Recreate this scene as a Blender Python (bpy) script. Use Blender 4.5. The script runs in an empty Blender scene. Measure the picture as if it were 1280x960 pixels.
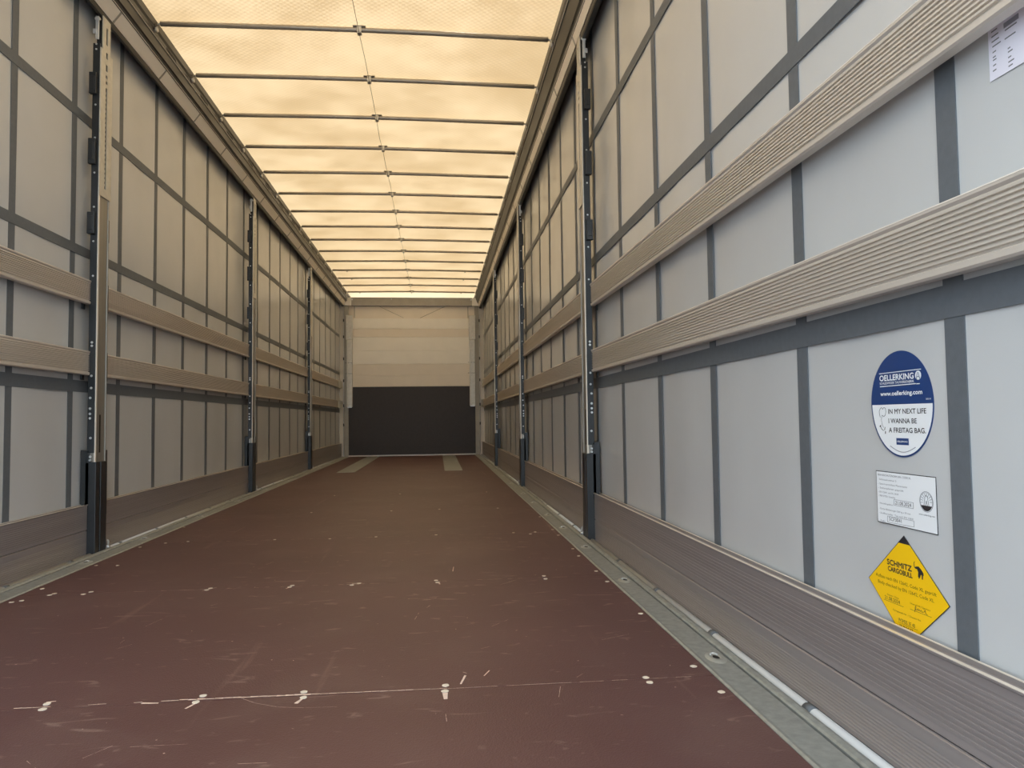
import bpy, bmesh, math, random
from mathutils import Matrix, Vector

# ------------------------------------------------------------------ camera, world, light
SC = bpy.context.scene
COL = SC.collection
F, YAW, PITCH, ROLL, CAMH = 915.5547, 0.1021, 0.0481, -0.0125, 0.6411
fw = Vector((math.sin(YAW)*math.cos(PITCH), math.cos(YAW)*math.cos(PITCH), math.sin(PITCH)))
rt = Vector((math.cos(YAW), -math.sin(YAW), 0))
up = rt.cross(fw)
rt2 = rt*math.cos(ROLL) + up*math.sin(ROLL)
up2 = -rt*math.sin(ROLL) + up*math.cos(ROLL)
cd = bpy.data.cameras.new('camera'); cam = bpy.data.objects.new('camera', cd); COL.objects.link(cam)
m = Matrix((rt2, up2, -fw)).transposed().to_4x4(); m.translation = Vector((0, 0, CAMH))
cam.matrix_world = m
cd.sensor_width = 36; cd.lens = F/1280*36; cd.clip_start = 0.01
SC.camera = cam

W = bpy.data.worlds.new('sky'); SC.world = W; W.use_nodes = True
nt = W.node_tree; bg = nt.nodes['Background']
bg.inputs['Color'].default_value = (0.77, 0.89, 0.99, 1); bg.inputs['Strength'].default_value = 4.6
sl = bpy.data.lights.new('sun', 'SUN'); sun = bpy.data.objects.new('sun', sl); COL.objects.link(sun)
sl.energy = 2.7; sl.angle = math.radians(12); sl.color = (1, .95, .86)
sun.rotation_euler = (math.radians(-32), math.radians(8), 0)     # shines down and a little towards the rear
SC.view_settings.view_transform = 'Standard'; SC.view_settings.look = 'None'
SC.view_settings.gamma = 1; SC.view_settings.use_curve_mapping = False
SC.view_settings.exposure = 0.0
SC.cycles.max_bounces = 12; SC.cycles.diffuse_bounces = 8; SC.cycles.glossy_bounces = 4
SC.cycles.use_denoising = True

# ------------------------------------------------------------------ measures
XL, XR = -1.689, 0.791            # inner faces of the posts
Y1, SP = 3.832, 3.1015            # near post, spacing
YE = 13.54                        # front wall
ROOF = 3.012
CUR = 0.075                       # curtain behind post face
SL = 0.030                        # slat inner face behind post face
XM = (XL+XR)/2
rnd = random.Random(4)

# ------------------------------------------------------------------ helpers
def lin(c): return tuple(((v/255+0.055)/1.055)**2.4 if v > 10 else v/255/12.92 for v in c) + (1,)
def mat(name, rgb, rough=.5, metal=0, noise=0, nscale=20, bump=0, bscale=200, spec=.5, stretch=(1, 1, 1)):
    M = bpy.data.materials.new(name); M.use_nodes = True; n = M.node_tree.nodes; l = M.node_tree.links
    b = n['Principled BSDF']; b.inputs['Roughness'].default_value = rough; b.inputs['Metallic'].default_value = metal
    b.inputs['Specular IOR Level'].default_value = spec
    c = lin(rgb); b.inputs['Base Color'].default_value = c
    tc = n.new('ShaderNodeTexCoord'); mp = n.new('ShaderNodeMapping'); mp.inputs['Scale'].default_value = stretch
    l.new(tc.outputs['Object'], mp.inputs['Vector'])
    if noise:
        t = n.new('ShaderNodeTexNoise'); t.inputs['Scale'].default_value = nscale; t.inputs['Detail'].default_value = 6
        l.new(mp.outputs[0], t.inputs['Vector'])
        r = n.new('ShaderNodeValToRGB'); r.color_ramp.elements[0].position = .3; r.color_ramp.elements[1].position = .7
        r.color_ramp.elements[0].color = tuple(v*(1-noise) for v in c[:3])+(1,)
        r.color_ramp.elements[1].color = tuple(min(1, v*(1+noise)) for v in c[:3])+(1,)
        l.new(t.outputs['Fac'], r.inputs['Fac']); l.new(r.outputs['Color'], b.inputs['Base Color'])
    if bump:
        t = n.new('ShaderNodeTexNoise'); t.inputs['Scale'].default_value = bscale; t.inputs['Detail'].default_value = 3
        l.new(mp.outputs[0], t.inputs['Vector'])
        bp = n.new('ShaderNodeBump'); bp.inputs['Strength'].default_value = bump; bp.inputs['Distance'].default_value = .01
        l.new(t.outputs['Fac'], bp.inputs['Height']); l.new(bp.outputs[0], b.inputs['Normal'])
    return M

MT = {}
MT['curtain'] = mat('grey_tarpaulin', (200, 202, 203), .24, 0, .03, 3, .03, 350, spec=.6)
MT['strap'] = mat('dark_grey_webbing', (98, 104, 110), .55, 0, .06, 60, .05, 500)
MT['alu'] = mat('matt_aluminium', (214, 206, 196), .42, .3, .05, 6, 0, stretch=(1, .1, 8))
MT['alu_dark'] = mat('worn_aluminium', (156, 149, 148), .36, .35, .08, 4, 0, stretch=(1, .1, 10))
MT['alu_edge'] = mat('bright_aluminium_edge', (226, 216, 202), .4, .2)
MT['galv'] = mat('galvanised_steel', (158, 161, 157), .45, .35, .16, 45, .05, 90)
MT['lip'] = mat('pale_anodised_lip', (246, 238, 226), .35, 0)
MT['dish'] = mat('worn_steel_dish', (180, 182, 176), .35, .4, .1, 40)
MT['galv_light'] = mat('light_galvanised_steel', (206, 202, 192), .42, .3, .08, 30)
MT['rail_dark'] = mat('dull_anodised_rail', (70, 70, 69), .40, .4, .08, 5, stretch=(1, .1, 6))
MT['black'] = mat('black_painted_steel', (34, 37, 40), .38, 0, .12, 25)
MT['bolt'] = mat('zinc_bolt', (215, 218, 220), .3, .5)
MT['post'] = mat('post_aluminium', (150, 146, 138), .36, .5, .06, 8, stretch=(4, 4, .3))
MT['bow'] = mat('bow_tube_steel', (170, 162, 150), .35, .35, .08, 12)
MT['panel_dark'] = mat('dark_film_plywood', (50, 42, 38), .5, 0, .12, 30, .04, 300)
MT['plank_a'] = mat('cream_plank', (250, 246, 238), .45, 0, .02, 5)
MT['plank_b'] = mat('tan_plank', (240, 231, 218), .45, 0, .02, 5)
MT['frame_grey'] = mat('front_frame_grey', (168, 163, 152), .5, .15, .06, 10)
MT['white'] = mat('white_vinyl', (240, 243, 246), .4)
MT['blue'] = mat('navy_vinyl', (32, 64, 120), .4)
MT['yellow'] = mat('yellow_vinyl', (255, 204, 18), .4)
MT['ink'] = mat('dark_ink', (44, 42, 46), .5)
MT['ink_grey'] = mat('grey_ink', (120, 122, 128), .5)
MT['ink_soft'] = mat('soft_ink', (150, 150, 162), .5)
MT['paper'] = mat('white_paper', (236, 234, 246), .7)
MT['raw'] = mat('bare_filler', (226, 214, 196), .7, 0, .1, 200)
MT['scratch'] = mat('scratched_ply', (226, 200, 184), .8, 0, .2, 90)
MT['hole'] = mat('dark_recess', (22, 21, 20), .7)
MT['asphalt'] = mat('yard_asphalt', (120, 120, 118), .9, 0, .15, 3)

def floor_material():
    M = bpy.data.materials.new('red_brown_film_plywood'); M.use_nodes = True; n = M.node_tree.nodes; l = M.node_tree.links
    b = n['Principled BSDF']; b.inputs['Roughness'].default_value = .48
    tc = n.new('ShaderNodeTexCoord')
    def noise(scale, det=5, st=(1, 1, 1), rot=0, dist=0):
        mp = n.new('ShaderNodeMapping'); mp.inputs['Scale'].default_value = st; mp.inputs['Rotation'].default_value = (0, 0, rot)
        l.new(tc.outputs['Object'], mp.inputs['Vector'])
        t = n.new('ShaderNodeTexNoise'); t.inputs['Scale'].default_value = scale; t.inputs['Detail'].default_value = det
        t.inputs['Distortion'].default_value = dist
        l.new(mp.outputs[0], t.inputs['Vector']); return t.outputs['Fac']
    def ramp(src, stops):
        r = n.new('ShaderNodeValToRGB'); e = r.color_ramp.elements
        e[0].position, e[0].color = stops[0]; e[1].position, e[1].color = stops[1]
        for p_, c_ in stops[2:]:
            q = e.new(p_); q.color = c_
        l.new(src, r.inputs['Fac']); return r.outputs['Color']
    def mix(fac, a, c):
        x = n.new('ShaderNodeMix'); x.data_type = 'RGBA'
        if isinstance(fac, float): x.inputs[0].default_value = fac
        else: l.new(fac, x.inputs[0])
        l.new(a, x.inputs[6])
        if isinstance(c, tuple): x.inputs[7].default_value = c
        else: l.new(c, x.inputs[7])
        return x.outputs[2]
    base = ramp(noise(1.3, 4), [(.3, lin((86, 56, 55))), (.7, lin((97, 66, 64)))])
    grime = ramp(noise(2.2, 6, (1, 1, 1), 0, .6), [(.52, (0, 0, 0, 1)), (.75, (.30, .30, .30, 1))])
    c1 = mix(grime, base, lin((118, 96, 88)))
    scuff = ramp(noise(7, 9, (1.0, 3.2, 1), .5, 1.6), [(.635, (0, 0, 0, 1)), (.70, (.50, .50, .50, 1))])
    c2 = mix(scuff, c1, lin((150, 124, 114)))
    drag = ramp(noise(3.0, 8, (6, .35, 1), -.25, .3), [(.66, (0, 0, 0, 1)), (.74, (.28, .28, .28, 1))])
    c3 = mix(drag, c2, lin((150, 120, 108)))
    speck = ramp(noise(95, 2), [(.775, (0, 0, 0, 1)), (.80, (.6, .6, .6, 1))])
    c4 = mix(speck, c3, lin((190, 160, 145)))
    l.new(c4, b.inputs['Base Color'])
    w = n.new('ShaderNodeTexVoronoi'); w.inputs['Scale'].default_value = 260; l.new(tc.outputs['Object'], w.inputs['Vector'])
    bp = n.new('ShaderNodeBump'); bp.inputs['Strength'].default_value = .25; bp.inputs['Distance'].default_value = .002
    l.new(w.outputs['Distance'], bp.inputs['Height']); l.new(bp.outputs[0], b.inputs['Normal'])
    return M
MT['floor'] = floor_material()

def roof_material():
    M = bpy.data.materials.new('cream_translucent_tarpaulin'); M.use_nodes = True; n = M.node_tree.nodes; l = M.node_tree.links
    n.remove(n['Principled BSDF']); out = n['Material Output']
    tc = n.new('ShaderNodeTexCoord')
    def wave(ang, sc):
        mp = n.new('ShaderNodeMapping'); mp.inputs['Rotation'].default_value = (0, 0, ang); l.new(tc.outputs['Object'], mp.inputs['Vector'])
        w = n.new('ShaderNodeTexWave'); w.inputs['Scale'].default_value = sc; w.inputs['Distortion'].default_value = .25
        w.inputs['Detail'].default_value = 3; w.inputs['Detail Scale'].default_value = 2
        l.new(mp.outputs[0], w.inputs['Vector']); return w.outputs['Fac']
    a = wave(.75, 11); b = wave(-.85, 12)
    mx = n.new('ShaderNodeMath'); mx.operation = 'ADD'; l.new(a, mx.inputs[0]); l.new(b, mx.inputs[1])
    t = n.new('ShaderNodeTexNoise'); t.inputs['Scale'].default_value = 2.5; t.inputs['Detail'].default_value = 9; l.new(tc.outputs['Object'], t.inputs['Vector'])
    m2 = n.new('ShaderNodeMath'); m2.operation = 'MULTIPLY_ADD'; l.new(mx.outputs[0], m2.inputs[0]); m2.inputs[1].default_value = .17; l.new(t.outputs['Fac'], m2.inputs[2])
    r = n.new('ShaderNodeValToRGB'); r.color_ramp.elements[0].position = .45; r.color_ramp.elements[1].position = .88
    r.color_ramp.elements[0].color = (.160, .102, .048, 1); r.color_ramp.elements[1].color = (.238, .163, .090, 1)
    l.new(m2.outputs[0], r.inputs['Fac'])
    tr = n.new('ShaderNodeBsdfTranslucent'); l.new(r.outputs['Color'], tr.inputs['Color'])
    df = n.new('ShaderNodeBsdfDiffuse'); df.inputs['Color'].default_value = (.66, .56, .46, 1)
    ad = n.new('ShaderNodeAddShader'); l.new(tr.outputs[0], ad.inputs[0]); l.new(df.outputs[0], ad.inputs[1])
    mm = n.new('ShaderNodeMixShader'); mm.inputs[0].default_value = .35
    l.new(tr.outputs[0], mm.inputs[1]); l.new(df.outputs[0], mm.inputs[2])
    l.new(ad.outputs[0], out.inputs['Surface'])
    return M
MT['roof'] = roof_material()

class MB:
    def __init__(s): s.bm = bmesh.new()
    def poly(s, pts):
        return s.bm.faces.new([s.bm.verts.new(p) for p in pts])
    def box(s, x0, x1, y0, y1, z0, z1):
        v = [s.bm.verts.new((x, y, z)) for x in (x0, x1) for y in (y0, y1) for z in (z0, z1)]
        for f in ((0, 1, 3, 2), (4, 6, 7, 5), (0, 4, 5, 1), (2, 3, 7, 6), (0, 2, 6, 4), (1, 5, 7, 3)):
            s.bm.faces.new([v[i] for i in f])
        return s
    def prism_y(s, prof, y0, y1, dz=None):         # prof: (x, z) outline; dz(y) sag
        ys = [y0, y1] if dz is None else [y0+(y1-y0)*i/12 for i in range(13)]
        rings = [[s.bm.verts.new((x, y, z+(dz(y) if dz else 0))) for x, z in prof] for y in ys]
        n = len(prof)
        for a, b in zip(rings, rings[1:]):
            for i in range(n): s.bm.faces.new([a[i], a[(i+1) % n], b[(i+1) % n], b[i]])
        s.bm.faces.new(rings[0]); s.bm.faces.new(rings[-1][::-1]); return s
    def prism(s, pts, axis, d):                    # pts 3-D outline, extruded by vector d
        a = [s.bm.verts.new(p) for p in pts]; b = [s.bm.verts.new(Vector(p)+Vector(d)) for p in pts]; n = len(pts)
        s.bm.faces.new(a); s.bm.faces.new(b[::-1])
        for i in range(n): s.bm.faces.new([a[i], a[(i+1) % n], b[(i+1) % n], b[i]])
        return s
    def tube(s, pts, r, seg=12, caps=True):
        pts = [Vector(p) for p in pts]; rings = []
        for i, p in enumerate(pts):
            t = (pts[min(i+1, len(pts)-1)]-pts[max(i-1, 0)]).normalized()
            h = Vector((0, 0, 1)) if abs(t.z) < .9 else Vector((1, 0, 0))
            u = t.cross(h).normalized(); v = t.cross(u)
            rr = r[i] if isinstance(r, (list, tuple)) else r
            rings.append([s.bm.verts.new(p+u*rr*math.cos(a)+v*rr*math.sin(a)) for a in [2*math.pi*k/seg for k in range(seg)]])
        for a, b in zip(rings, rings[1:]):
            for i in range(seg):
                f = s.bm.faces.new([a[i], a[(i+1) % seg], b[(i+1) % seg], b[i]]); f.smooth = True
        if caps: s.bm.faces.new(rings[0]); s.bm.faces.new(rings[-1][::-1])
        return s
    def build(s, name, material, parent=None, bevel=0, recalc=True):
        if recalc: bmesh.ops.recalc_face_normals(s.bm, faces=s.bm.faces)
        me = bpy.data.meshes.new(name); s.bm.to_mesh(me); s.bm.free()
        me.materials.append(material)
        o = bpy.data.objects.new(name, me); COL.objects.link(o)
        if parent: o.parent = parent
        if bevel:
            b = o.modifiers.new('bevel', 'BEVEL'); b.width = bevel; b.segments = 2; b.limit_method = 'ANGLE'
        return o

def tag(o, label=None, cat=None, group=None, kind=None):
    for k, v in (('label', label), ('category', cat), ('group', group), ('kind', kind)):
        if v: o[k] = v
    return o
def empty(name, loc, label, cat, group=None):
    o = bpy.data.objects.new(name, None); COL.objects.link(o); o.location = loc; o.empty_display_size = .1
    return tag(o, label, cat, group)
KIDS = {}
def copy_thing(o, loc, label):
    c = o.copy(); COL.objects.link(c); c.location = loc; c['label'] = label
    for ch in [x for x in bpy.data.objects if x.parent == o]:
        d = ch.copy(); COL.objects.link(d); d.parent = c
        for g in [x for x in bpy.data.objects if x.parent == ch]:
            e = g.copy(); COL.objects.link(e); e.parent = d
    return c
SIDE = {'left': (XL, -1), 'right': (XR, 1)}
def ordered(a, b): return (a, b) if a < b else (b, a)

# ------------------------------------------------------------------ the setting: yard, floor
MB().box(-30, 30, -30, 30, -1.35, -1.30).build('ground', MT['asphalt'])['kind'] = 'structure'

fl = MB(); FX0, FX1 = XL+.113, XR-.113
ys = [.6, 1.79, 2.97, 4.14]
while ys[-1]+1.19 < YE: ys.append(ys[-1]+1.19)
ys.append(YE)
ys = [0.0]+ys
for a, b in zip(ys, ys[1:]):
    fl.box(FX0+.001, FX1-.001, a+.0012, b-.0012, -.028, 0)
fl.box(XL-.02, XR+.02, 0, YE+.1, -.12, -.03)
floor = tag(fl.build('floor', MT['floor']), 'red-brown film-faced plywood floor with screw heads in rows', None, None, 'structure')
SCREWS = [(-0.898, 1.819), (-0.891, 1.786), (-0.553, 1.822), (-0.557, 1.783), (-0.32, 1.815), (-0.315, 1.779), (0.015, 1.812), (0.013, 1.775), (0.507, 1.798), (0.507, 1.765), (-1.546, 3.08), (-1.46, 2.961), (-1.455, 2.986), (-1.337, 2.955), (-1.325, 2.992), (-0.887, 2.955), (-0.881, 2.983), (-0.576, 2.955), (-0.571, 2.982), (-0.338, 2.952), (-0.314, 2.979), (-0.01, 2.984), (-0.004, 2.945), (0.429, 2.998), (0.427, 2.943), (0.658, 2.378), (0.651, 1.861), (0.654, 1.682), (0.658, 3.057), (0.659, 2.857), (-1.456, 4.136), (-1.351, 4.17), (-0.888, 4.15), (-0.59, 4.125), (-0.342, 4.147), (-0.012, 4.155), (0.424, 4.155), (0.512, 4.094), (0.548, 4.161), (0.664, 4.796), (0.66, 4.232), (0.659, 4.025), (0.659, 3.595), (0.652, 3.404), (-1.543, 2.864), (-1.518, 2.884), (-1.549, 3.542), (-1.449, 3.526), (-1.545, 4.027), (-1.563, 4.748),
          (-.89, 5.33), (-.33, 5.31), (.01, 5.34), (.43, 5.32), (-.89, 6.51), (-.33, 6.53), (.43, 6.52)]
for x, y in SCREWS:
    b = MB(); r = .0085 if y < 3.3 else .0075
    pts = [(x+r*math.cos(a)*rnd.uniform(.9, 1.1), y+r*math.sin(a)*rnd.uniform(.85, 1.15), 0.0) for a in [2*math.pi*k/12 for k in range(12)]]
    b.prism(pts, 2, (0, 0, .0012)); b.build('screw_head', MT['raw'], floor)
# scratches and chipped joint
sc_ = MB()
def scratch(pts, w, jag=0):
    for (x0, y0), (x1, y1) in zip(pts, pts[1:]):
        n = max(1, int(math.hypot(x1-x0, y1-y0)/.02)) if jag else 1
        d = Vector((x1-x0, y1-y0)).normalized(); q = Vector((-d.y, d.x))
        for i in range(n):
            if jag and rnd.random() < jag: continue
            a = Vector((x0, y0))+(Vector((x1-x0, y1-y0)))*(i/n); c = Vector((x0, y0))+(Vector((x1-x0, y1-y0)))*((i+.96)/n)
            w0 = w*rnd.uniform(.35, 1); w1 = w*rnd.uniform(.35, 1); j = q*rnd.uniform(-.3, .3)*w
            a += j; c += j
            sc_.poly([(a.x-q.x*w0, a.y-q.y*w0, .0006), (c.x-q.x*w1, c.y-q.y*w1, .0006), (c.x+q.x*w1, c.y+q.y*w1, .0006), (a.x+q.x*w0, a.y+q.y*w0, .0006)])
scratch([(-.96, 1.80), (-.60, 1.80)], .0024, .35)
scratch([(-.60, 1.802), (-.30, 1.797)], .0042, .04)
scratch([(-.30, 1.797), (.02, 1.792)], .0022, .1)
scratch([(.02, 1.79), (.62, 1.79)], .0008, .35)
scratch([(.052, 1.815), (.066, 1.877)], .0035); scratch([(.111, 1.865), (.128, 1.904)], .002); scratch([(.06, 1.90), (.07, 1.89)], .002)
scratch([(-.46, 1.795), (-.421, 1.760), (-.363, 1.728), (-.30, 1.715), (-.226, 1.712)], .0005)
scratch([(-.557, 1.775), (-.57, 1.745)], .004); scratch([(-.315, 1.772), (-.325, 1.742)], .005); scratch([(.013, 1.765), (.014, 1.722)], .0075)
scratch([(-.68, 1.793), (-.64, 1.788)], .006)
scratch([(-.905, 1.83), (-.885, 1.835)], .004)
scratch([(-.34, 2.975), (-.30, 2.985)], .004); scratch([(-.36, 2.965), (-.31, 2.965)], .002)
scratch([(-.90, 2.945), (-.86, 2.995)], .003); scratch([(-.585, 2.93), (-.575, 2.955)], .004); scratch([(-.0, 2.95), (.006, 2.91)], .004)
scratch([(.06, 3.15), (.066, 3.25)], .002)
scratch([(-1.2, 2.968), (.6, 2.968)], .0010, .6)
scratch([(-1.4, 4.14), (.6, 4.14)], .0012, .7)
for i in range(70):
    x = rnd.uniform(-1.3, .6); y = rnd.uniform(1.35, 4.5)
    scratch([(x, y), (x+rnd.uniform(-.006, .006), y+rnd.uniform(-.005, .005))], rnd.uniform(.0008, .0022))
for i in range(26):
    x = rnd.uniform(-1.0, .5); y = rnd.uniform(1.4, 3.6); a = rnd.gauss(1.1, .5); L = rnd.uniform(.03, .12)
    scratch([(x, y), (x+L*math.cos(a), y+L*math.sin(a))], .0006, .2)
o = sc_.build('scratch_marks', MT['scratch'], floor); o['kind'] = 'stuff'

# ------------------------------------------------------------------ curtains (the long walls) with sewn-on straps
STRAPS = {'right': [0.62, 1.141, 1.658, 2.223, 2.777, 3.345, 3.905, 4.43, 4.955, 5.50, 6.03, 6.567, 7.08, 7.60, 8.13, 8.70, 9.25, 9.80, 10.35, 10.88, 11.42, 11.95, 12.48, 13.0],
          'left': [0.57, 1.10, 1.63, 2.16, 2.69, 3.218, 3.732, 4.263, 4.779, 5.297, 5.827, 6.36, 6.892, 7.42, 7.953, 8.469, 9.03, 9.537, 10.10, 10.76, 11.30, 11.87, 12.42, 13.0]}
def curtain_wave(y, z): return .0035*math.sin(y*2.9+.6*z)*math.sin(z*1.7) + .002*math.sin(y*11.7+z*.8)
for side, (X0, s) in SIDE.items():
    b = MB(); ny, nz = 160, 30; zs = [-.30+(2.88+.30)*k/nz for k in range(nz+1)]
    g = [[b.bm.verts.new((X0+s*(CUR+abs(curtain_wave(13.6*i/ny, z))), .02+(YE+.04)*i/ny, z)) for z in zs] for i in range(ny+1)]
    for i in range(ny):
        for k in range(nz):
            f = b.bm.faces.new([g[i][k], g[i+1][k], g[i+1][k+1], g[i][k+1]]); f.smooth = True
    w = b.build('wall_'+side, MT['curtain'])
    sm = w.modifiers.new('thickness', 'SOLIDIFY'); sm.thickness = .002; sm.offset = 1 if s > 0 else -1
    tag(w, 'light grey tarpaulin side curtain on the %s' % side, None, None, 'structure')
    for y in STRAPS[side]:
        x0, x1 = ordered(X0+s*(CUR-.0022), X0+s*(CUR-.0002))
        hw = .024
        MB().box(x0, x1, y-hw, y+hw, -.28, 2.87).build('vertical_strap', MT['strap'], w)
    for z0, z1 in ((.803, .860), (1.484, 1.532), (2.165, 2.215)):
        x0, x1 = ordered(X0+s*(CUR-.0038), X0+s*(CUR-.0014))
        MB().box(x0, x1, .03, YE-.01, z0, z1).build('horizontal_strap', MT['strap'], w)

# ------------------------------------------------------------------ floor edge rails
LASH = {'right': [.95, 1.915, 2.86, 3.62, 4.28, 4.87, 5.6, 6.3, 7.3, 8.3, 9.3, 10.4, 11.4], 'left': [2.0, 2.86, 3.62, 4.30, 5.26, 6.2, 7.2, 8.2, 9.3, 10.4, 11.4]}
for n, (side, (X0, s)) in enumerate(SIDE.items(), 1):
    P = lambda o, z: (X0+s*o, z)
    b = MB()
    b.prism_y([P(-.113, -.03), P(-.113, .001), P(-.108, .0045), P(-.104, .0035), P(-.098, .001), P(-.031, .001), P(-.031, -.03)], .02, YE-.02)
    b.prism_y([P(-.026, -.16), P(-.026, .003), P(-.022, .007), P(-.012, .009), P(-.004, .007), P(-.001, .001), P(-.001, -.16)], .02, YE-.02)
    r = b.build('trim_%d' % n, MT['galv']); tag(r, 'galvanised steel floor edge rail on the %s' % side, None, None, 'structure')
    x0, x1 = ordered(X0-s*.0312, X0-s*.0258)
    MB().box(x0, x1, .03, YE-.03, -.03, -.006).build('joint_gap', MT['hole'], r)
    x = X0+s*.0145
    for a, c in ((.03, Y1-.008), (Y1+.15, Y1+SP-.008), (Y1+SP+.15, Y1+2*SP-.008), (Y1+2*SP+.15, YE-.06)):
        hem = MB().tube([(x, a, -.004), (x, c, -.004)], .0135, 14).build('curtain_hem', MT['curtain'], r)
        for y in STRAPS[side]:
            if a < y-.13 and y-.08 < c: MB().tube([(x, y-.12, -.004), (x, y-.085, -.004)], .0142, 14).build('hem_strap', MT['strap'], hem)
    for y in LASH[side]:
        cx = X0-s*.060
        b = MB(); rings = []
        for rr, z in ((1.0, .001), (.72, .0045), (.45, .0055), (.38, .0035)):
            rings.append([b.bm.verts.new((cx+.026*rr*math.cos(a), y+.046*rr*math.sin(a), z)) for a in [2*math.pi*k/24 for k in range(24)]])
        for p_, q_ in zip(rings, rings[1:]):
            for k in range(24):
                f = b.bm.faces.new([p_[k], p_[(k+1) % 24], q_[(k+1) % 24], q_[k]]); f.smooth = True
        b.bm.faces.new(rings[-1])
        lp = b.build('lashing_point', MT['dish'], r)
        pts = [(cx+.008*math.cos(a), y-.004+.017*math.sin(a), .0037) for a in [2*math.pi*k/16 for k in range(16)]]
        MB().prism(pts, 2, (0, 0, .0006)).build('lashing_slot', MT['hole'], lp)
        MB().tube([(cx+.009*math.cos(a), y+.012+.014*math.sin(a), .0055) for a in [math.pi*k/8 for k in range(9)]], .0022, 8).build('lashing_ring', MT['bolt'], lp)

# ------------------------------------------------------------------ cant rails along the roof edge
for n, (side, (X0, s)) in enumerate(SIDE.items(), 3):
    P = lambda o, z: (X0+s*o, z)
    if s < 0: prof = [(.066, 2.80), (.014, 2.742), (.004, 2.742), (0, 2.758), (-.042, 2.815), (-.050, 2.815), (-.058, 2.83), (-.066, 2.835), (-.069, 2.885), (-.073, 2.893), (-.066, 2.90), (-.063, 2.94), (-.070, 2.955), (-.070, 2.998), (-.060, 3.004), (.09, 3.004), (.09, 2.80)]
    else: prof = [(.066, 2.80), (.030, 2.712), (.006, 2.712), (0, 2.735), (-.018, 2.785), (-.024, 2.785), (-.030, 2.80), (-.040, 2.81), (-.066, 2.885), (-.073, 2.893), (-.066, 2.90), (-.063, 2.94), (-.070, 2.955), (-.070, 2.998), (-.060, 3.004), (.09, 3.004), (.09, 2.80)]
    rail = MB().prism_y([P(a, z) for a, z in prof], .02, 14.24).build('trim_%d' % n, MT['rail_dark'])
    tag(rail, 'grooved aluminium roof edge rail above the %s curtain' % side, None, None, 'structure')
    # bright lower lip face, with a grey shadow rib below every bow
    A, B = prof[3], prof[4]
    e = .0015
    q = [P(A[0]-e, A[1]-.001), P(B[0]-e, B[1]-.001), P(B[0]-e-.001, B[1]+.0005), P(A[0]-e-.001, A[1]+.0005)]
    MB().prism_y([P(A[0]-.0003, A[1]), P(B[0]-.0003, B[1]), P(B[0]-.003, B[1]-.002), P(A[0]-.003, A[1]-.002)], .03, YE-.02).build('bright_lip', MT['lip'], rail)
    dk = P(.058, 2.657); 
    x0, x1 = ordered(X0+s*(.006 if s < 0 else .008), X0+s*(.022 if s < 0 else .034))
    MB().box(x0, x1, .03, YE-.02, 2.735 if s < 0 else 2.705, 2.752 if s < 0 else 2.722).build('curtain_track', MT['black'], rail)
    for o_, z_ in ((-.0735, 2.8935), ((-.0505, 2.8165) if s < 0 else (-.0245, 2.7865))):
        MB().tube([P(o_, z_)[:1]+(.03,)+P(o_, z_)[1:], P(o_, z_)[:1]+(YE-.02,)+P(o_, z_)[1:]], .0022, 6).build('edge_bead', MT['alu_edge'], rail)
    for k in range(0, 15):
        y = 3.33+.6451*k+.62
        if y > YE-.1: break
        MB().prism_y([P(A[0]-.001, A[1]), P(B[0]-.001, B[1]), P(B[0]-.005, B[1]-.003), P(A[0]-.005, A[1]-.003)], y, y+.014).build('bow_shadow_rib', MT['frame_grey'], rail)  # bow bracket shadow put into the shape as a grey rib
    for k in range(0, 14):
        y = 4.55+.6451*k
        x0, x1 = ordered(X0-s*.0625, X0-s*.0655)
        MB().box(x0, x1, y, y+.16, 2.915, 2.932).build('rail_slot', MT['hole'], rail)

# ------------------------------------------------------------------ roof tarpaulin
b = MB(); nx, ny = 24, 300
BOWY = [4.373+.6451*k for k in range(15)]
def roof_z(x, y):
    ph = (y-4.373)/.6451
    return ROOF+.006+.005*(1-math.cos(2*math.pi*ph))*.5*(1+.4*math.sin(3*x+y*1.3)) + .0015*math.sin(9*x+5*y)*math.sin(4*y-3*x)
g = [[b.bm.verts.new((XL-.085+(XR-XL+.17)*i/nx, .02+(YE+.70)*k/ny, roof_z(XL+(XR-XL)*i/nx, .02+(YE+.70)*k/ny))) for k in range(ny+1)] for i in range(nx+1)]
for i in range(nx):
    for k in range(ny):
        f = b.bm.faces.new([g[i][k], g[i+1][k], g[i+1][k+1], g[i][k+1]]); f.smooth = True
ceil = b.build('ceiling', MT['roof']); tag(ceil, 'cream translucent sliding roof tarpaulin', None, None, 'structure')

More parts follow.
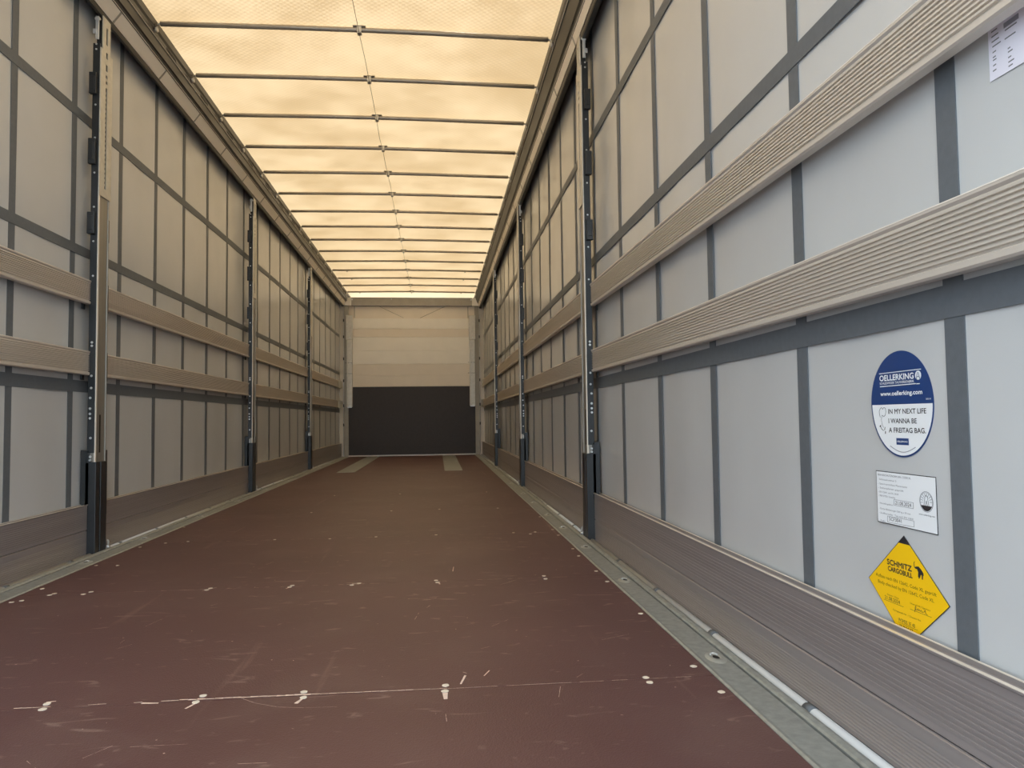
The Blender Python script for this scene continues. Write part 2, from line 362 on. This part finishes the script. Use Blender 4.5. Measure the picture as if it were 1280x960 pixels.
# ------------------------------------------------------------------ roof bows
ORD = ['first', 'second', 'third', 'fourth', 'fifth', 'sixth', 'seventh', 'eighth', 'ninth', 'tenth', 'eleventh', 'twelfth', 'thirteenth', 'fourteenth', 'fifteenth']
def make_bow():
    t = empty('roof_bow', (XM, BOWY[0], 2.995), '', 'roof bow', 'roof bows under the cream tarpaulin')
    L0, L1 = XL+.092-XM, XR-.092-XM
    MB().tube([(L0, 0, -.012), (-.4, 0, -.002), (0, 0, 0), (.4, 0, -.002), (L1, 0, -.012)], .0145, 16).build('tube', MT['bow'], t)
    for sx, L in ((-1, L0), (1, L1)):
        MB().tube([(L, 0, -.012), (L+sx*.014, 0, -.016), (L+sx*.022, 0, -.033), (L+sx*.026, -.006, -.048)], .007, 10).build('hinge_arm', MT['galv_light'], t)
        MB().tube([(L+sx*.012, -.006, -.052), (L+sx*.0255, -.006, -.052)], [.013, .017], 14).build('hinge_bolt', MT['galv_light'], t)
    cx = .0
    MB().box(-.038, .038, -.022, .022, .0145, .018).build('centre_plate', MT['frame_grey'], t)
    b = MB(); b.box(-.012, .012, -.017, .017, -.026, -.014); b.box(-.013, .013, -.020, -.0145, -.020, .015); b.box(-.013, .013, .0145, .020, -.020, .015)
    b.build('centre_clip', MT['galv_light'], t)
    return t
bow = make_bow()
bow['label'] = 'steel roof bow nearest the camera, crossing at the top of the picture'
for k in range(1, 15):
    lab = '%s thin steel roof bow from the camera under the cream roof' % ORD[k] if k < 14 else 'last thin steel roof bow, just in front of the end wall header'
    c = copy_thing(bow, (XM, BOWY[k], 2.995), lab)
    if k in (11, 12, 14):
        for dx in (-.93, .90):
            b = MB(); b.box(dx-.010, dx+.010, -.012, .012, -.036, -.012); b.build('side_clip', MT['frame_grey'], c)
pts = []
for k in range(0, 15):
    y = BOWY[k]
    pts.append((XM+.002*math.sin(k*2.1), y, 2.9665))
    if k < 14: pts.append((XM+.006*math.sin(k*1.7+1), y+.32, 2.962))
pts = [(XM-.004, .1, 2.9665)]+pts+[(XM, YE-.04, 2.9665)]
tag(MB().tube(pts, .0016, 6).build('long_rope', MT['rail_dark']), 'thin rope running along the roof centre below the bows', 'rope')

# ------------------------------------------------------------------ side posts
def make_post(side, label):
    X0, s = SIDE[side]
    t = empty('side_post', (X0, Y1, 0), label, 'post', 'steel side posts along both curtains')
    def bx(b, o0, o1, v0, v1, z0, z1):
        a, c = ordered(s*o0, s*o1); b.box(a, c, v0, v1, z0, z1); return b
    BV = .0015
    flange = bx(MB(), .004, .038, .0, .010, .50, 2.58).build('bolt_flange', MT['black'], t, BV)
    b = MB(); bx(b, .004, .040, .008, .122, .455, 1.84); bx(b, 0, .010, .012, .020, .455, 1.84); bx(b, 0, .010, .112, .122, .455, 1.84)
    column = b.build('column', MT['post'], t, BV)
    bx(MB(), -.002, .006, .002, .011, .455, 1.84).build('bright_edge', MT['alu_edge'], t)
    bx(MB(), .0035, .0042, .050, .066, .50, .69).build('column_slot', MT['hole'], column)
    # slotted extension plate with real slots
    b = MB(); a0, a1, c0, c1 = .0, .132, .056, .076
    bx(b, -.002, .003, a0, c0, 1.80, 2.56); bx(b, -.002, .003, c1, a1, 1.80, 2.56)
    slots = [(1.845, 2.375), (2.395, 2.411), (2.425, 2.441), (2.462, 2.496), (2.528, 2.560)]
    z = 1.80
    for z0, z1 in slots:
        bx(b, -.002, .003, c0, c1, z, z0); z = z1
    zz = 1.86
    while zz < 2.36:
        bx(b, -.002, .003, c0, c0+.005, zz, zz+.012); zz += .024
    bx(b, -.002, .003, .020, .056, 2.56, 2.735); bx(b, -.002, .003, .076, .104, 2.56, 2.735); bx(b, -.002, .003, .056, .076, 2.56, 2.60); bx(b, -.002, .003, .056, .076, 2.69, 2.735)
    b.build('slotted_plate', MT['galv_light'], t)
    b = MB(); bx(b, .006, .034, .014, .100, 1.84, 2.56); bx(b, .006, .030, .022, .088, 2.56, 2.70)
    b.build('inner_tube', MT['black'], t, BV)
    b = MB(); bx(b, .010, .026, -.004, .004, 2.60, 2.72); bx(b, .004, .030, -.006, .006, 2.70, 2.712); bx(b, .018, .036, -.010, -.002, 2.625, 2.65)
    b.build('top_bracket', MT['bolt'], t, BV)
    # lower sleeve
    b = MB(); bx(b, -.006, .046, .0, .044, .001, .455); bx(b, -.001, .046, .044, .056, .001, .455); bx(b, -.006, .046, .056, .124, .001, .455)
    b.build('lower_sleeve', MT['black'], t, .003)
    bx(MB(), .026, .068, .0, .012, .20, .515).build('pocket_flap', MT['black'], t, .003)
    bx(MB(), .002, .024, .124, .146, .18, .51).build('pocket_flap', MT['black'], t, .003)
    for z0, z1 in ((2.31, 2.42), (1.95, 2.08), (1.595, 1.705)):
        b = MB(); bx(b, .012, .046, -.022, 0, z0, z1); bx(b, .018, .040, -.024, -.020, z0+.02, z1-.02); b.build('slat_pocket', MT['black'], t, .002)
    for z0, z1 in ((2.275, 2.404), (1.93, 2.053), (1.585, 1.704), (1.215, 1.362), (.862, 1.01)):
        b = MB(); bx(b, .006, .026, .122, .142, z0, z1); b.build('slat_pocket', MT['black'], t, .002)
    for z0, z1 in ((1.215, 1.362), (.862, 1.01)):
        b = MB(); bx(b, .0545, .062, -.030, -.001, z0, z1); b.build('slat_pocket', MT['black'], t, .002)
    for z in (2.575, 2.548, 2.26, 2.09, 1.91, 1.735, 1.56, 1.385, 1.05, 1.033, .883, .822, .773, .72, .694, .672, .574, .481, .464):
        y = 0
        rr = .0055 if z > 1.1 else .0068
        o_ = .022 if .62 > z or z > .78 else .026
        MB().tube([(s*o_, -.003, z), (s*o_, .0005, z)], [rr*.7, rr], 10).build('bolt', MT['bolt'], flange)
    b = MB(); b.tube([(s*-.012, .134, .022), (s*-.012, .134, .045), (s*-.012, .128, .052), (s*-.012, .138, .045), (s*-.012, .138, .022)], .004, 8)
    b.tube([(s*-.012, .134, .012), (s*-.012, .134, .024)], .008, 10); b.tube([(s*-.012, .138, .012), (s*-.012, .138, .024)], .008, 10)
    b.build('foot_shackle', MT['bolt'], t)
    return t
POSTLAB = {'left': ['tall steel post on the left side, nearest the camera', 'middle steel post on the left side', 'farthest steel post on the left side'],
           'right': ['tall steel post on the right side, nearest the camera', 'middle steel post on the right side', 'farthest steel post on the right side']}
for side in SIDE:
    p0 = make_post(side, POSTLAB[side][0])
    for k in (1, 2): copy_thing(p0, (SIDE[side][0], Y1+SP*k, 0), POSTLAB[side][k])

# ------------------------------------------------------------------ ribbed slats and side boards, bay by bay
BAYS = [(.12, Y1-.004), (Y1+.127, Y1+SP-.004), (Y1+SP+.127, Y1+2*SP-.004), (Y1+2*SP+.127, YE-.06)]
WHERE = ['in the bay nearest the camera', 'just past the nearest post', 'just past the middle post', 'in the last bay at the front wall']
def slat_profile(X0, s, z0, z1):
    o = SL; pr = [(o+.022, z0), (o+.002, z0), (o-.0015, z0+.004), (o-.0015, z0+.014)]
    n = 10; za, zb = z0+.018, z1-.012; p = (zb-za)/n
    for k in range(n):
        z = za+p*k
        pr += [(o+.0055, z), (o+.0055, z+p*.44), (o, z+p*.50), (o, z+p*.94)]
    pr += [(o+.001, z1-.010), (o-.003, z1-.005), (o-.003, z1), (o+.022, z1)]
    return [(X0+s*a, z) for a, z in pr]
def board_profile(X0, s, z0, z1, cap):
    o = SL; pr = [(o+.034, z0), (o+.004, z0), (o, z0+.003)]
    n = 11; za, zb = (z0+.008, z1-.022) if not cap else (z0+.014, z1-.016); p = (zb-za)/n
    for k in range(n):
        z = za+p*k; d = .0034-.00018*k if not cap else .0012
        pr += [(o+d, z+p*.05), (o+d, z+p*.30), (o, z+p*.34), (o, z+p*.70)] if not cap else [(o+d, z), (o+d, z+p*.4), (o, z+p*.5), (o, z+p*.95)]
    if cap: pr += [(o, z1-.006), (o-.003, z1-.003), (o-.003, z1), (o+.004, z1), (o+.006, z1-.007), (o+.028, z1-.007), (o+.030, z1), (o+.034, z1)]
    else: pr += [(o, z1-.003), (o+.004, z1), (o+.034, z1)]
    return [(X0+s*a, z) for a, z in pr]
for side, (X0, s) in SIDE.items():
    for i, (a, b_) in enumerate(BAYS):
        for nm, z0, z1 in (('upper', 1.240, 1.357), ('lower', .886, 1.003)):
            sag = None
            if i == 0:
                k_ = {'upper': .016, 'lower': .022}[nm] if s > 0 else .012
                sag = (lambda y, k_=k_: -k_*max(0, min(1, (3.83-y)/2.9))**1.0)
            sl_ = MB().prism_y(slat_profile(X0, s, z0, z1), a, b_, sag).build('aluminium_slat', MT['alu'])
            tag(sl_, '%s ribbed aluminium slat on the %s side, %s' % (nm, side, WHERE[i]), 'slat', 'ribbed aluminium slats along the curtains')
            e0, e1 = ordered(X0+s*(SL-.0035), X0+s*(SL+.006))
            MB().prism_y([(e0, z1), (e1, z1), (e1, z1+.0018), (e0, z1+.0018)], a, b_, sag).build('top_edge', MT['lip'], sl_)
            if i == 3:
                e0, e1 = ordered(X0+s*(SL-.006), X0+s*(SL+.024))
                MB().box(e0, e1, b_-.42, b_+.004, z0-.006, z1+.006).build('end_bracket', MT['galv_light'], sl_, .002)
        bd = empty('side_board', (0, 0, 0), 'ribbed aluminium kick board on the %s side, %s' % (side, WHERE[i]), 'side board', 'aluminium kick boards at floor level')
        MB().prism_y(board_profile(X0, s, .0, .1085 if s > 0 else .1215, False), a, b_).build('lower_plank', MT['alu_dark'], bd)
        MB().prism_y(board_profile(X0, s, .1100 if s > 0 else .1230, .246, True), a, b_).build('upper_plank', MT['alu_dark'], bd)
        e0, e1 = ordered(X0+s*(SL-.0036), X0+s*(SL+.0040)); f0, f1 = ordered(X0+s*(SL+.0296), X0+s*(SL+.0342))
        q = MB(); q.box(e0, e1, a, b_, .2462, .2475); q.box(f0, f1, a, b_, .2462, .2475)
        q.build('top_edge', MT['alu_edge'], bd)
        bc = (a+b_)/2
        bd.location = (X0+s*SL, bc, 0)
        for ch in [x for x in bpy.data.objects if x.parent == bd]: ch.location = (-(X0+s*SL), -bc, 0)

# ------------------------------------------------------------------ front wall
fwb = MB().box(XL-.08, XR+.08, YE+.03, YE+.09, -.05, 2.885).build('wall_front', MT['plank_b'])
tag(fwb, 'front end wall of cream planks above a dark panel', None, None, 'structure')
PX0, PX1 = -1.60, .70
MB().box(PX0, PX1, YE, YE+.03, .022, 1.262).build('lower_panel', MT['panel_dark'], fwb)
MB().box(PX0, PX1, YE-.004, YE+.03, .0, .020).build('floor_strip', MT['galv_light'], fwb)
for z0, z1, mt in ((1.266, 1.470, 'plank_b'), (1.472, 1.676, 'plank_b'), (1.680, 1.92, 'plank_a'), (1.922, 2.175, 'plank_a'), (2.179, 2.326, 'plank_b'), (2.330, 2.518, 'plank_a')):
    MB().box(PX0, PX1, YE, YE+.03, z0, z1).build('plank', MT[mt], fwb, .001)
MB().box(PX0+.06, PX1-.07, YE+.008, YE+.03, 2.520, 2.745).build('top_panel', MT['plank_b'], fwb)
q = MB()
for (x0, z0, x1, z1) in ((-1.04, 2.74, -.60, 2.53), (.15, 2.74, -.30, 2.53)):
    q.tube([(x0, YE+.006, z0), (x1, YE+.006, z1)], .004, 6)
q.box(-1.500, -1.488, YE+.002, YE+.008, 2.53, 2.74); q.box(.575, .587, YE+.002, YE+.008, 2.53, 2.74)
q.build('bracing_seam', MT['frame_grey'], fwb)
hb = MB().box(-1.545, .655, YE-.05, YE+.03, 2.748, 2.893).build('trim_5', MT['frame_grey'])
tag(hb, 'grey header beam across the top of the front wall', None, None, 'structure')
MB().box(-1.545, .655, YE-.056, YE-.05, 2.888, 2.897).build('top_flange', MT['bow'], hb)
MB().box(-1.545, .655, YE-.054, YE-.05, 2.746, 2.756).build('lower_flange', MT['alu_dark'], hb)
for x in (-1.535, .64):
    MB().tube([(x, YE-.062, 2.862), (x, YE-.05, 2.862)], .016, 12).build('bolt', MT['bolt'], hb)
MB().tube([(-.82, YE-.062, 2.868), (-.82, YE-.05, 2.868)], .009, 10).build('bolt', MT['bolt'], hb)
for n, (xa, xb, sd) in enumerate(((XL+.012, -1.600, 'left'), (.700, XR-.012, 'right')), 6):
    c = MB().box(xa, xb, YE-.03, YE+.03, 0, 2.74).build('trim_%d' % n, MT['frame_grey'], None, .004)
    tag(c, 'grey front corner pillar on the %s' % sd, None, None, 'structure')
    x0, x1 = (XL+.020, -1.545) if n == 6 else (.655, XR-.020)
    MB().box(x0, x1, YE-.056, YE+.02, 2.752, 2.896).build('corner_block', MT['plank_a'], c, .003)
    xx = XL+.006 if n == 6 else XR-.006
    MB().tube([(xx, YE-.045, .02), (xx, YE-.045, 2.60)], .0045, 10).build('light_leak_tube', MT['bolt'], c)  # thin bright tube stands in for light leaking between curtain and pillar
    for z in (.55, .9, 1.35, 1.75, 2.15, 2.45):
        MB().box(xx-.009, xx+.009, YE-.056, YE-.034, z, z+.05).build('light_leak_break', MT['rail_dark'], c)  # dark blocks break the light-leak tube into dashes
for (xa, xb, xw0, xw1, sd) in ((-1.626, -1.526, -1.640, -1.520, 'left'), (.598, .698, .592, .712, 'right')):
    g_ = empty('guide_channel', ((xa+xb)/2, YE-.06, .90), 'pale upright steel guide channel hanging at the %s front corner' % sd, 'guide channel', 'guide channels at the front corners')
    cx = (xa+xb)/2
    def loc(x): return x-cx
    q = MB(); q.box(loc(xa), loc(xb), -.012, .06, .0, 1.22); q.box(loc(xa)-.0, loc(xa)+.02, -.030, -.012, .0, 1.22)
    q.build('lower_channel', MT['galv_light'], g_, .004)
    q = MB(); q.box(loc(xw0), loc(xw1), -.016, .06, 1.222, 1.67)
    q.build('upper_channel', MT['galv_light'], g_, .004)
    MB().box(loc(xa)+.01, loc(xb)-.01, -.020, .0, -.014, .0).build('end_cap', MT['bolt'], g_)
    for z in (.02, .79, 1.26): MB().tube([(0.01, -.036, z), (.01, -.012, z)], .009, 10).build('bolt', MT['bolt'], g_)
    q = MB()
    for z in (.60, .795): q.box(loc(xa)-.03, loc(xb), -.016, -.012, z, z+.006)
    q.build('hinge_line', MT['rail_dark'], g_)
MB().box(XL-.085, XR+.085, 14.24, 14.26, 2.5, 3.03).build('front_light_block', MT['rail_dark'], fwb)  # closing piece added past the front wall to block light, dark against reflections
# galvanised plates on the floor
for (x0, x1, y0, y1, sd) in ((-1.258, -1.034, 9.36, 13.36, 'left'), (.088, .316, 9.36, 13.36, 'right')):
    pl = empty('floor_plate', ((x0+x1)/2, (y0+y1)/2, 0), 'long pale steel wear plate on the floor near the front wall, %s one' % sd, 'floor plate', 'steel wear plates on the floor')
    w_, h_ = (x1-x0)/2, (y1-y0)/2
    MB().box(-w_, w_, -h_, h_, 0.0005, .004).build('plate', MT['galv'], pl, .001)
    for yy in (-h_+.06, 0, h_-.06):
        for xx in (-w_+.03, w_-.03):
            MB().tube([(xx, yy, .004), (xx, yy, .006)], .009, 8).build('screw_head', MT['bolt'], pl)

# rear portal behind the camera position
for n, (xa, xb, sd) in enumerate(((XL-.08, XL, 'left'), (XR, XR+.08, 'right')), 8):
    c = MB().box(xa, xb, -.10, .02, -.15, 3.03).build('trim_%d' % n, MT['frame_grey'], None, .004)
    tag(c, 'rear corner pillar on the %s' % sd, None, None, 'structure')

# ------------------------------------------------------------------ stickers on the right curtain
XS = XR+CUR-.0002
class Sticker:
    """Local frame: u = reading direction (towards the camera end), z up; built at the curtain face."""
    def __init__(s, name, y, z, label, cat):
        s.y, s.z = y, z; s.root = empty(name, (XS, y, z), label, cat)
    def shape(s, pts, d0, d1, name, m):     # pts (y, z) world
        b = MB(); b.prism([(-d1, p[0]-s.y, p[1]-s.z) for p in pts], 0, (d1-d0, 0, 0)); return b.build(name, m, s.root)
    def multi(s, polys, d0, d1, name, m):
        b = MB()
        for pts in polys: b.prism([(-d1, p[0]-s.y, p[1]-s.z) for p in pts], 0, (d1-d0, 0, 0))
        return b.build(name, m, s.root)
    def text(s, items, d, name, m):         # items: (body, y_left, z_base, cap_height, y_right or None, bold)
        bm = bmesh.new()
        for body, yl, zb, cap, yr, bold in items:
            cu = bpy.data.curves.new('t', 'FONT'); cu.body = body; cu.size = 1; cu.resolution_u = 3
            ob = bpy.data.objects.new('t', cu); me = ob.to_mesh()
            xs = [v.co.x for v in me.vertices]; wd = max(xs)-min(xs); x0 = min(xs)
            sy = cap/.70; sx = (yl-yr)/wd if yr is not None else sy
            w_ = bold*sy
            for q_, (dy, dz) in enumerate([(0, 0)] if not bold else [(0, 0), (w_, 0), (-w_, 0), (0, w_), (0, -w_)]):
                t = bmesh.new(); t.from_mesh(me)
                for v in t.verts:
                    v.co = Vector((-d-.00001*q_, yl-s.y-(v.co.x-x0)*sx+dy, zb-s.z+v.co.y*sy+dz))
                tm = bpy.data.meshes.new('tmp'); t.to_mesh(tm); t.free(); bm.from_mesh(tm)
                bpy.data.meshes.remove(tm)
            ob.to_mesh_clear(); bpy.data.objects.remove(ob); bpy.data.curves.remove(cu)
        me = bpy.data.meshes.new(name); bm.to_mesh(me); bm.free(); me.materials.append(m)
        o = bpy.data.objects.new(name, me); COL.objects.link(o); o.parent = s.root; return o
def arc(cy, cz, r, a0, a1, n=40, ry=None): return [(cy+(ry or r)*math.cos(math.radians(a0+(a1-a0)*k/n)), cz+r*math.sin(math.radians(a0+(a1-a0)*k/n))) for k in range(n+1)]
def stroke(pts, w):
    out = []
    for (a, b_), (c, d) in zip(pts, pts[1:]):
        v = Vector((c-a, d-b_)); 
        if v.length < 1e-6: continue
        q = Vector((-v.y, v.x)).normalized()*w/2
        out.append([(a-q.x, b_-q.y), (c-q.x, d-q.y), (c+q.x, d+q.y), (a+q.x, b_+q.y)])
    return out
# round one
S1 = Sticker('round_sticker', 1.294, .661, 'round sticker, blue above and white below, topmost on the right curtain', 'sticker')
CY, CZ = 1.294, .661
S1.shape(arc(CY, CZ, .100, 0, 359, 72, .093), 0, .0005, 'blue_backing', MT['blue'])
S1.shape(arc(CY, CZ, .0968, 180.5, 359.5, 48, .0895)[::-1], .0004, .0008, 'white_half', MT['white'])
S1.text([('OELLERKING', 1.356, .7065, .0108, 1.253, .030), ('SCHLESWIGER TAUWERKFABRIK', 1.356, .6995, .0044, 1.252, .012),
         ('www.oellerking.com', 1.355, .6775, .0080, 1.231, .028), ('09/19', 1.221, .6665, .003, 1.208, .01)], .0009, 'white_lettering', MT['white'])
S1.multi([[(1.357, .7205), (1.232, .7215), (1.232, .7228), (1.357, .7218)], [(1.356, .6950), (1.248, .6960), (1.248, .6974), (1.356, .6964)], [(1.246, .6955), (1.237, .6955), (1.237, .6968), (1.246, .6968)]], .0004, .0009, 'rule_lines', MT['white'])
S1.shape(arc(1.2405, .7115, .0082, 0, 350, 28, .0082), .0004, .0009, 'emblem_disc', MT['white'])
S1.multi([[(1.2455, .705), (1.2440, .705), (1.2415, .717), (1.2425, .7175)], [(1.2355, .705), (1.2370, .705), (1.2395, .717), (1.2385, .7175)], [(1.2440, .7085), (1.2370, .7085), (1.2370, .7095), (1.2440, .7095)]], .0009, .0012, 'emblem_mark', MT['blue'])
S1.text([('IN MY NEXT LIFE', 1.332, .6425, .0092, 1.222, .018), ('I WANNA BE', 1.332, .6245, .0092, 1.249, .018), ('A FREITAG BAG.', 1.332, .6070, .0092, 1.225, .018)], .0010, 'slogan_lettering', MT['ink'])
S1.shape([(1.310, .584), (1.274, .584), (1.274, .5965), (1.310, .5965)], .0008, .0011, 'blue_box', MT['blue'])
S1.text([('OELLERKING', 1.3075, .5888, .0030, 1.2765, .02)], .0014, 'box_lettering', MT['white'])
sk = stroke([(1.358, .636), (1.3605, .641), (1.361, .648), (1.357, .6535), (1.353, .655), (1.350, .651), (1.346, .655), (1.341, .6535), (1.3395, .647), (1.342, .640), (1.347, .637), (1.352, .640)], .0008)
sk += stroke([(1.352, .640), (1.355, .632), (1.353, .622), (1.349, .616)], .0004) + stroke([(1.361, .6175), (1.357, .620)], .0022)+stroke([(1.359, .619), (1.355, .613), (1.349, .610)], .0010)+stroke([(1.344, .617), (1.346, .611)], .0012)+stroke([(1.343, .609), (1.344, .604)], .0022)
S1.multi(sk, .0008, .0011, 'line_drawing', MT['ink'])
S1.multi(stroke([(1.330-.075*k/14, .581-.0105*math.sin(math.pi*k/14)) for k in range(15)], .0014), .0008, .0010, 'small_print', MT['ink_soft'])
# white label
S2 = Sticker('white_label', 1.292, .4805, 'white rectangular printed label between the round sticker and yellow diamond', 'label')
S2.shape([(1.380, .430), (1.204, .430), (1.204, .531), (1.380, .531)], 0, .0004, 'dark_border', MT['ink'])
S2.shape([(1.3785, .4315), (1.2055, .4315), (1.2055, .5295), (1.3785, .5295)], .0003, .0006, 'white_field', MT['white'])
S2.text([('BRANDSCHUTZNORM DIN, CODE XL', 1.373, .5215, .0036, 1.272, .01),
         ('- Schlüsselnummer 5', 1.3735, .5130, .0032, 1.316, 0), ('- Spannverschluss Planenseite', 1.3735, .5045, .0032, 1.284, 0),
         ('- Seitenplanen geprüft', 1.3735, .4965, .0032, 1.295, 0), ('- EN 12641 und XL 2018', 1.3735, .4885, .0032, 1.311, 0), ('- 900 DTEX Gewebe', 1.3735, .4810, .0032, 1.321, 0),
         ('- Herstellungsdatum', 1.3735, .4665, .0032, 1.328, 0), ('- Gurtprüfbelastungen 500 kg x 50 mm', 1.3735, .4560, .0032, 1.277, 0), ('- Stoffhersteller  Typ nach EN 12641', 1.3735, .4475, .0032, 1.269, 0), ('- Prüfnr.', 1.3735, .4325, .0032, 1.353, 0)], .0008, 'small_print', MT['ink_grey'])
S2.text([('21.08.2024', 1.321, .4705, .0070, 1.274, 0), ('SCF3041', 1.342, .4375, .0068, 1.304, 0)], .0008, 'handwriting', MT['ink'])
S2.multi(stroke([(1.325, .4685), (1.268, .4685), (1.268, .4793), (1.325, .4793), (1.325, .4685)], .0006)+stroke([(1.347, .4335), (1.268, .4352), (1.268, .4462), (1.347, .4452), (1.347, .4335)], .0006), .0006, .0009, 'entry_boxes', MT['ink_grey'])
em = stroke(arc(1.2315, .4850, .0180, 0, 360, 36), .0008)+stroke(arc(1.2315, .4850, .0163, 0, 360, 36), .0005)
for a in list(range(-10, 200, 21)):
    ra = math.radians(a); em += stroke([(1.2315+.009*math.cos(ra), .485+.009*math.sin(ra)), (1.2315+.0152*math.cos(ra), .485+.0152*math.sin(ra))], .0007)
em += stroke([(1.2385, .477), (1.2345, .494), (1.2315, .497), (1.2285, .494), (1.2245, .477)], .0009)+stroke([(1.2345, .477), (1.2315, .487), (1.2285, .477)], .0010)
S2.multi(em, .0006, .0009, 'emblem', MT['ink_grey'])
S2.shape(arc(1.2315, .4850, .0165, 205, 335, 20), .0006, .0010, 'emblem_base', MT['ink'])
S2.text([('www.oellerking.com', 1.253, .4600, .0026, 1.210, .01)], .0008, 'web_address', MT['ink'])
# yellow diamond
S3 = Sticker('diamond_sticker', 1.2995, .313, 'yellow diamond sticker with black tip and bull emblem, partly behind the kick board', 'sticker')
def dia(k): return [(1.2995+.1185*k, .313), (1.2995, .313+.102*k), (1.2995-.1185*k, .313), (1.2995, .313-.102*k)]
S3.shape(dia(1), 0, .0004, 'dark_border', MT['ink'])
S3.shape(dia(.982), .0003, .0007, 'yellow_field', MT['yellow'])
S3.shape([(1.2995+.0175, .3995), (1.2995, .4145), (1.2995-.0175, .3995)], .0006, .0010, 'black_tip', MT['ink'])
S3.text([('SCHMITZ', 1.353, .3525, .0100, 1.2795, .035), ('CARGOBULL', 1.351, .3405, .0088, 1.278, .035)], .0010, 'bold_lettering', MT['ink'])
S3.text([('Aufbau nach EN 12642, Code XL geprüft', 1.392, .3222, .0062, 1.214, .0), ('Body checked by EN 12642, Code XL', 1.385, .3100, .0062, 1.221, .0),
         ('Datum / Date', 1.357, .2922, .0030, 1.321, 0), ('Unterschrift / Signature', 1.288, .2922, .0030, 1.232, 0), ('Fahrgestell-Nr. / Chassis No.', 1.340, .2672, .0030, 1.258, 0)], .0009, 'small_lettering', mat('brown_ink', (110, 82, 24), .5))
S3.text([('21.08.2024', 1.365, .2835, .0068, 1.318, 0), ('WSM0S 3E 40', 1.325, .2510, .0068, 1.276, 0), ('35 P 54 67', 1.322, .2400, .0064, 1.283, 0)], .0009, 'handwriting', MT['ink'])
sg = stroke([(1.275, .280), (1.2735, .290), (1.2715, .292), (1.2715, .287), (1.275, .284), (1.268, .286), (1.266, .289), (1.265, .285), (1.262, .288), (1.260, .285), (1.257, .288), (1.255, .285), (1.249, .287), (1.246, .291), (1.245, .285), (1.240, .284)], .0007)
sg += stroke([(1.368, .2812), (1.308, .2812)], .0005)+stroke([(1.288, .2822), (1.229, .2826)], .0005)+stroke([(1.325, .2490), (1.269, .2490)], .0005)
S3.multi(sg, .0007, .0010, 'signature', MT['ink'])
bull = [(1.2730, .3655), (1.2700, .3625), (1.2675, .3640), (1.2600, .3655), (1.2540, .3620), (1.2490, .3580), (1.2475, .3530), (1.2490, .3440), (1.2515, .3440), (1.2515, .3510), (1.2545, .3520), (1.2570, .3460), (1.2600, .3430), (1.2600, .3455), (1.2620, .3470), (1.2610, .3550), (1.2640, .3600), (1.2690, .3600), (1.2720, .3620)]
S3.shape(bull, .0007, .0010, 'bull_emblem', MT['ink'])
S3.multi(stroke([(1.2715, .3645), (1.2730, .3685), (1.2705, .3725)], .0011)+stroke([(1.2480, .357), (1.2465, .352)], .0008), .0007, .0010, 'bull_horn', MT['ink'])
# paper sheet behind the upper slat
S4 = Sticker('paper_sheet', .937, 1.30, 'white printed paper sheet half hidden behind the upper slat, top right', 'paper')
S4.shape([(1.041, 1.159), (.831, 1.157), (.831, 1.456), (1.041, 1.456)], 0, .0005, 'sheet', MT['paper'])
bars = []
for z, a, c in ((1.234, 1.034, 1.022), (1.226, 1.034, 1.020), (1.218, 1.034, 1.019), (1.210, 1.033, 1.016), (1.201, 1.033, 1.026), (1.193, 1.033, 1.027), (1.1885, 1.033, 1.026), (1.180, 1.033, 1.027), (1.172, 1.034, 1.027), (1.2225, 1.007, .984), (1.2095, 1.008, .987), (1.192, 1.003, .998), (1.1865, 1.003, .994), (1.178, 1.003, .997), (1.171, 1.003, .992), (1.1645, 1.003, .995), (1.24, .97, .94), (1.22, .97, .93), (1.20, .97, .945)):
    bars.append([(a, z), (c, z+.0004), (c, z+.0024), (a, z+.002)])
for k in range(14):
    z = 1.25+k*.013; bars.append([(1.033, z), (1.033-rnd.uniform(.01, .03), z), (1.033-.01, z+.002), (1.033, z+.002)]); bars.append([(1.005, z), (.96, z), (.96, z+.002), (1.005, z+.002)])
S4.multi(bars, .0005, .0007, 'print_lines', MT['ink_grey'])
S4.shape([(1.009, 1.2275), (.980, 1.228), (.980, 1.236), (1.009, 1.2355)], .0005, .0007, 'print_block', MT['ink_soft'])
